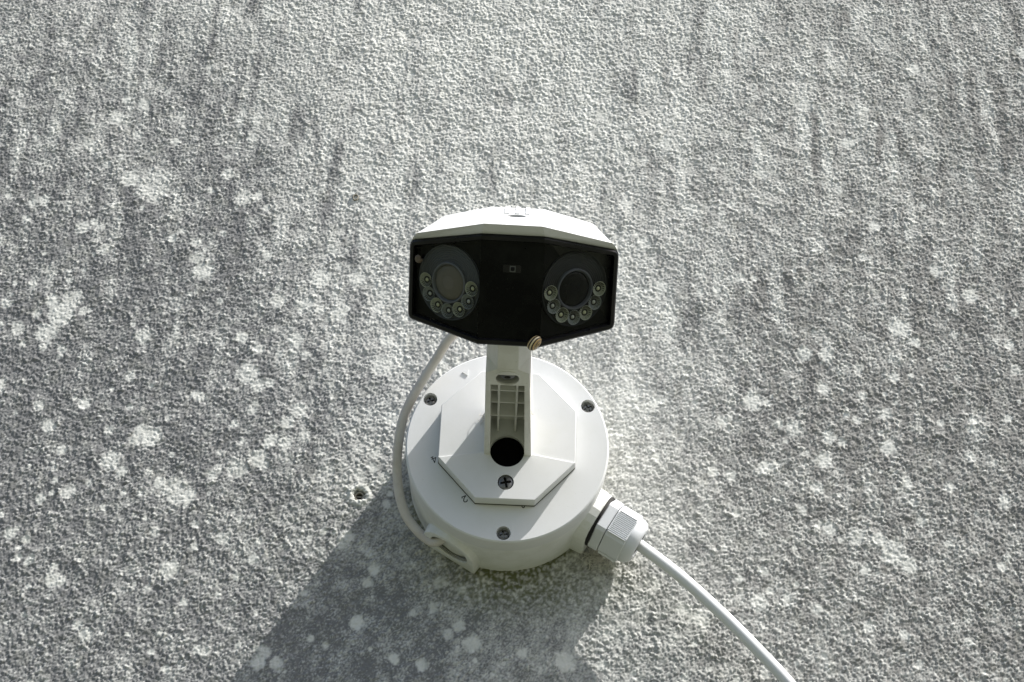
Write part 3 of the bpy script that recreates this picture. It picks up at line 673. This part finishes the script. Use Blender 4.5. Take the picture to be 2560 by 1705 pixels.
# ------------------------------------------------------------------ the old cable looping round the box into the open port
P = smooth_path([(0.5, -146, 56), (-5, -128, 56), (-19.5, -105, 51.2), (-33.2, -78, 51.5), (-40.7, -65, 44.9), (-47.9, -56, 35.8), (-54.6, -49, 25.6), (-58.9, -43, 15.6), (-60.7, -37, 6.2), (-61.3, -31, -2.5), (-61.0, -25, -10.7), (-59.0, -20, -21.6), (-54.9, -16, -31.1), (-49.0, -14, -38.0), (-43.2, -13.6, -43.0), (-38.6, -15.2, -45.4), (-34.0, -17.6, -44.2), (-31, -18.5, -40), (-29, -18.5, -35)], 10)
V, F = tube(P, 2.65, 18)
tag(obj('camera_cable', V, F, CABLE2, None, smooth=True), 'thin dingy white cable running from camera head round left side into the open port', 'cable')

# ------------------------------------------------------------------ snails
def snail_shell(name, R, turns, fr, mat, squash=0.62, grow=0.115):
    """globose shell: a tube wound on a logarithmic spiral; the band attribute runs across the whorl"""
    nT, nS = int(turns*34), 22; V, F, band = [], [], []
    for i in range(nT+1):
        th = 2*PI*turns*i/nT; k = math.exp(grow*(th-2*PI*turns)); rc = R*0.56*k; rt = R*0.47*k; zc = squash*R*1.15*(1-k)
        for j in range(nS):
            ph = 2*PI*j/nS
            r = rc + rt*math.cos(ph); z = zc + rt*1.05*math.sin(ph) - R*0.2
            V.append((r*math.cos(th), r*math.sin(th), z)); band.append(((ph/PI) + 0.5) % 2)
    for i in range(nT):
        for j in range(nS):
            q = (j+1) % nS; F.append((i*nS+j, i*nS+q, (i+1)*nS+q, (i+1)*nS+j))
    F.append([nT*nS+j for j in range(nS)])
    o = obj(name, fr(V), F, mat, None, smooth=True)
    at = o.data.attributes.new('band', 'FLOAT', 'POINT'); at.data.foreach_set('value', np.array(band, np.float32))
    return o
SHELL, t, p = new_mat('banded_shell')
at = N(t, 'ShaderNodeAttribute'); at.attribute_name = 'band'
rp = N(t, 'ShaderNodeValToRGB'); rp.color_ramp.interpolation = 'CONSTANT'
els = [(0.0, (0.58, 0.40, 0.17)), (0.15, (0.055, 0.028, 0.012)), (0.29, (0.76, 0.56, 0.26)), (0.40, (0.05, 0.026, 0.012)), (0.54, (0.82, 0.70, 0.44)), (0.66, (0.05, 0.025, 0.012)), (0.78, (0.66, 0.46, 0.20)), (0.9, (0.10, 0.055, 0.025)), (0.95, (0.55, 0.42, 0.24))]
while len(rp.color_ramp.elements) < len(els): rp.color_ramp.elements.new(0.5)
for e, (ps_, c) in zip(rp.color_ramp.elements, els): e.position = ps_; e.color = (*c, 1)
mr = N(t, 'ShaderNodeMath', operation='MULTIPLY'); mr.inputs[1].default_value = 1.0
t.links.new(at.outputs['Fac'], mr.inputs[0]); t.links.new(mr.outputs[0], rp.inputs[0])
nz = N(t, 'ShaderNodeTexNoise', Scale=1500.0, Detail=3.0); tc = N(t, 'ShaderNodeTexCoord'); t.links.new(tc.outputs['Object'], nz.inputs['Vector'])
mm = N(t, 'ShaderNodeMix', data_type='RGBA', blend_type='MULTIPLY'); mm.inputs[0].default_value = 0.25
t.links.new(rp.outputs[0], mm.inputs[6]); t.links.new(nz.outputs[0], mm.inputs[7]); t.links.new(mm.outputs[2], p.inputs['Base Color']); p.inputs['Roughness'].default_value = 0.3
BROWN = plastic('brown_shell', (0.13, 0.10, 0.068), rough=0.5, grime=(0.05, 0.035, 0.02), amount=0.8, scale=500)
c = HW((13.3, -1.9, -21.4))
ax = nrm(HR @ np.array([0.80, -0.48, -0.36])); u = HR @ np.array([-0.3, 0.7, -0.6]); u = nrm(u - ax*(u @ ax)); v = np.cross(ax, u); c = c + HR @ np.array([-0.6, -1.0, 0.2])
tag(snail_shell('snail', 5.0, 3.0, Frame(c, u, v, ax), SHELL), 'cream and dark brown banded snail stuck on the lower rim of the black camera face', 'snail')
c = np.array(fmap(-(a_+35.0), 10.8, 1.9, 2.0)); wv = np.array([-su, -cu, 0]); fb = Frame(HW(c), HR @ np.array([cu, -su, 0]), HR @ np.array([0, 0, 1.0]), HR @ wv)
tag(snail_shell('snail', 2.3, 4.0, fb, BROWN, 0.45, 0.06), 'tiny dull brown snail on the upper left corner of the black camera face', 'snail')

# ------------------------------------------------------------------ small things on the wall
wx, wz = on_wall(898, 1239)
pg = empty('wall_plug', (wx, 0, wz), 'dark hollow plastic plug in a crumbly drilled hole left of the round box', 'wall plug')
V, F = lathe([(2.6, -6), (2.7, -1.0), (2.0, -1.1), (1.9, -6)], 24, closed=True); obj('sleeve', WALLF(wx, 0, wz)(V), F, STUB, pg)
V, F = box(-1.9, 1.9, -0.3, 0.3, -5, -2.2); obj('web_bar', WALLF(wx, 0, wz)(V), F, STUB, pg)
V, F = lathe([(2.6, -5.2), (0, -5.2)], 24); obj('plug_floor', WALLF(wx, 0, wz)(V), F, MATTE, pg)
wx, wz = on_wall(889, 494)
V, F = lathe([(1.9, -1.5), (2.0, 0.3), (1.7, 1.0), (1.25, 0.9), (1.1, -0.8), (0, -1.0)], 14)
V = [(x*(1+0.12*math.sin(5*math.atan2(y, x+1e-9))), y*1.25+0.15*math.sin(x*3), z) for x, y, z in V]
tag(obj('broken_stub', WALLF(wx, -0.2, wz)(V), F, STUB, None, smooth=35), 'tiny hollow broken stub poking out of the pale wall up left of the camera', 'stub')
def wisps(name, c, spread, n, L, label, seed, drift=(0, 0, -1)):
    r = random.Random(seed); parts = []
    for _ in range(n):
        p0 = np.array(c) + np.array([r.gauss(0, spread[k]) for k in range(3)]); P = [p0]; d = nrm([r.gauss(0, 1), r.gauss(0, 0.35), r.gauss(0, 1)] + np.array(drift)*0.5)
        for _k in range(6):
            d = nrm(d + np.array([r.gauss(0, .9), r.gauss(0, .4), r.gauss(0, .9)])); P.append(P[-1]+d*L/6)
        parts.append(tube(np.array(P), r.uniform(0.07, 0.19), 5))
    V, F = merge(parts); return tag(obj(name, V, F, COB, None), label, 'cobweb')
wisps('cobweb', (53.5, -3.5, -45.5), (3.6, 1.2, 1.8), 90, 8, 'pale tangled cobweb on the wall under the ribbed gland', 3, (-0.6, 0, -0.5))
wisps('cobweb', (-13.6, -62.5, 9.5), (0.5, 0.6, 1.4), 10, 5, 'small pale cobweb wisp at the left foot of the bracket arm', 4, (-0.8, 0, 0.4))
wisps('cobweb', (11.6, -92, 2.0), (0.3, 1.0, 0.6), 7, 3.0, 'tiny cobweb tuft on the right edge of the bracket arm', 5, (0.8, 0, 0.1))
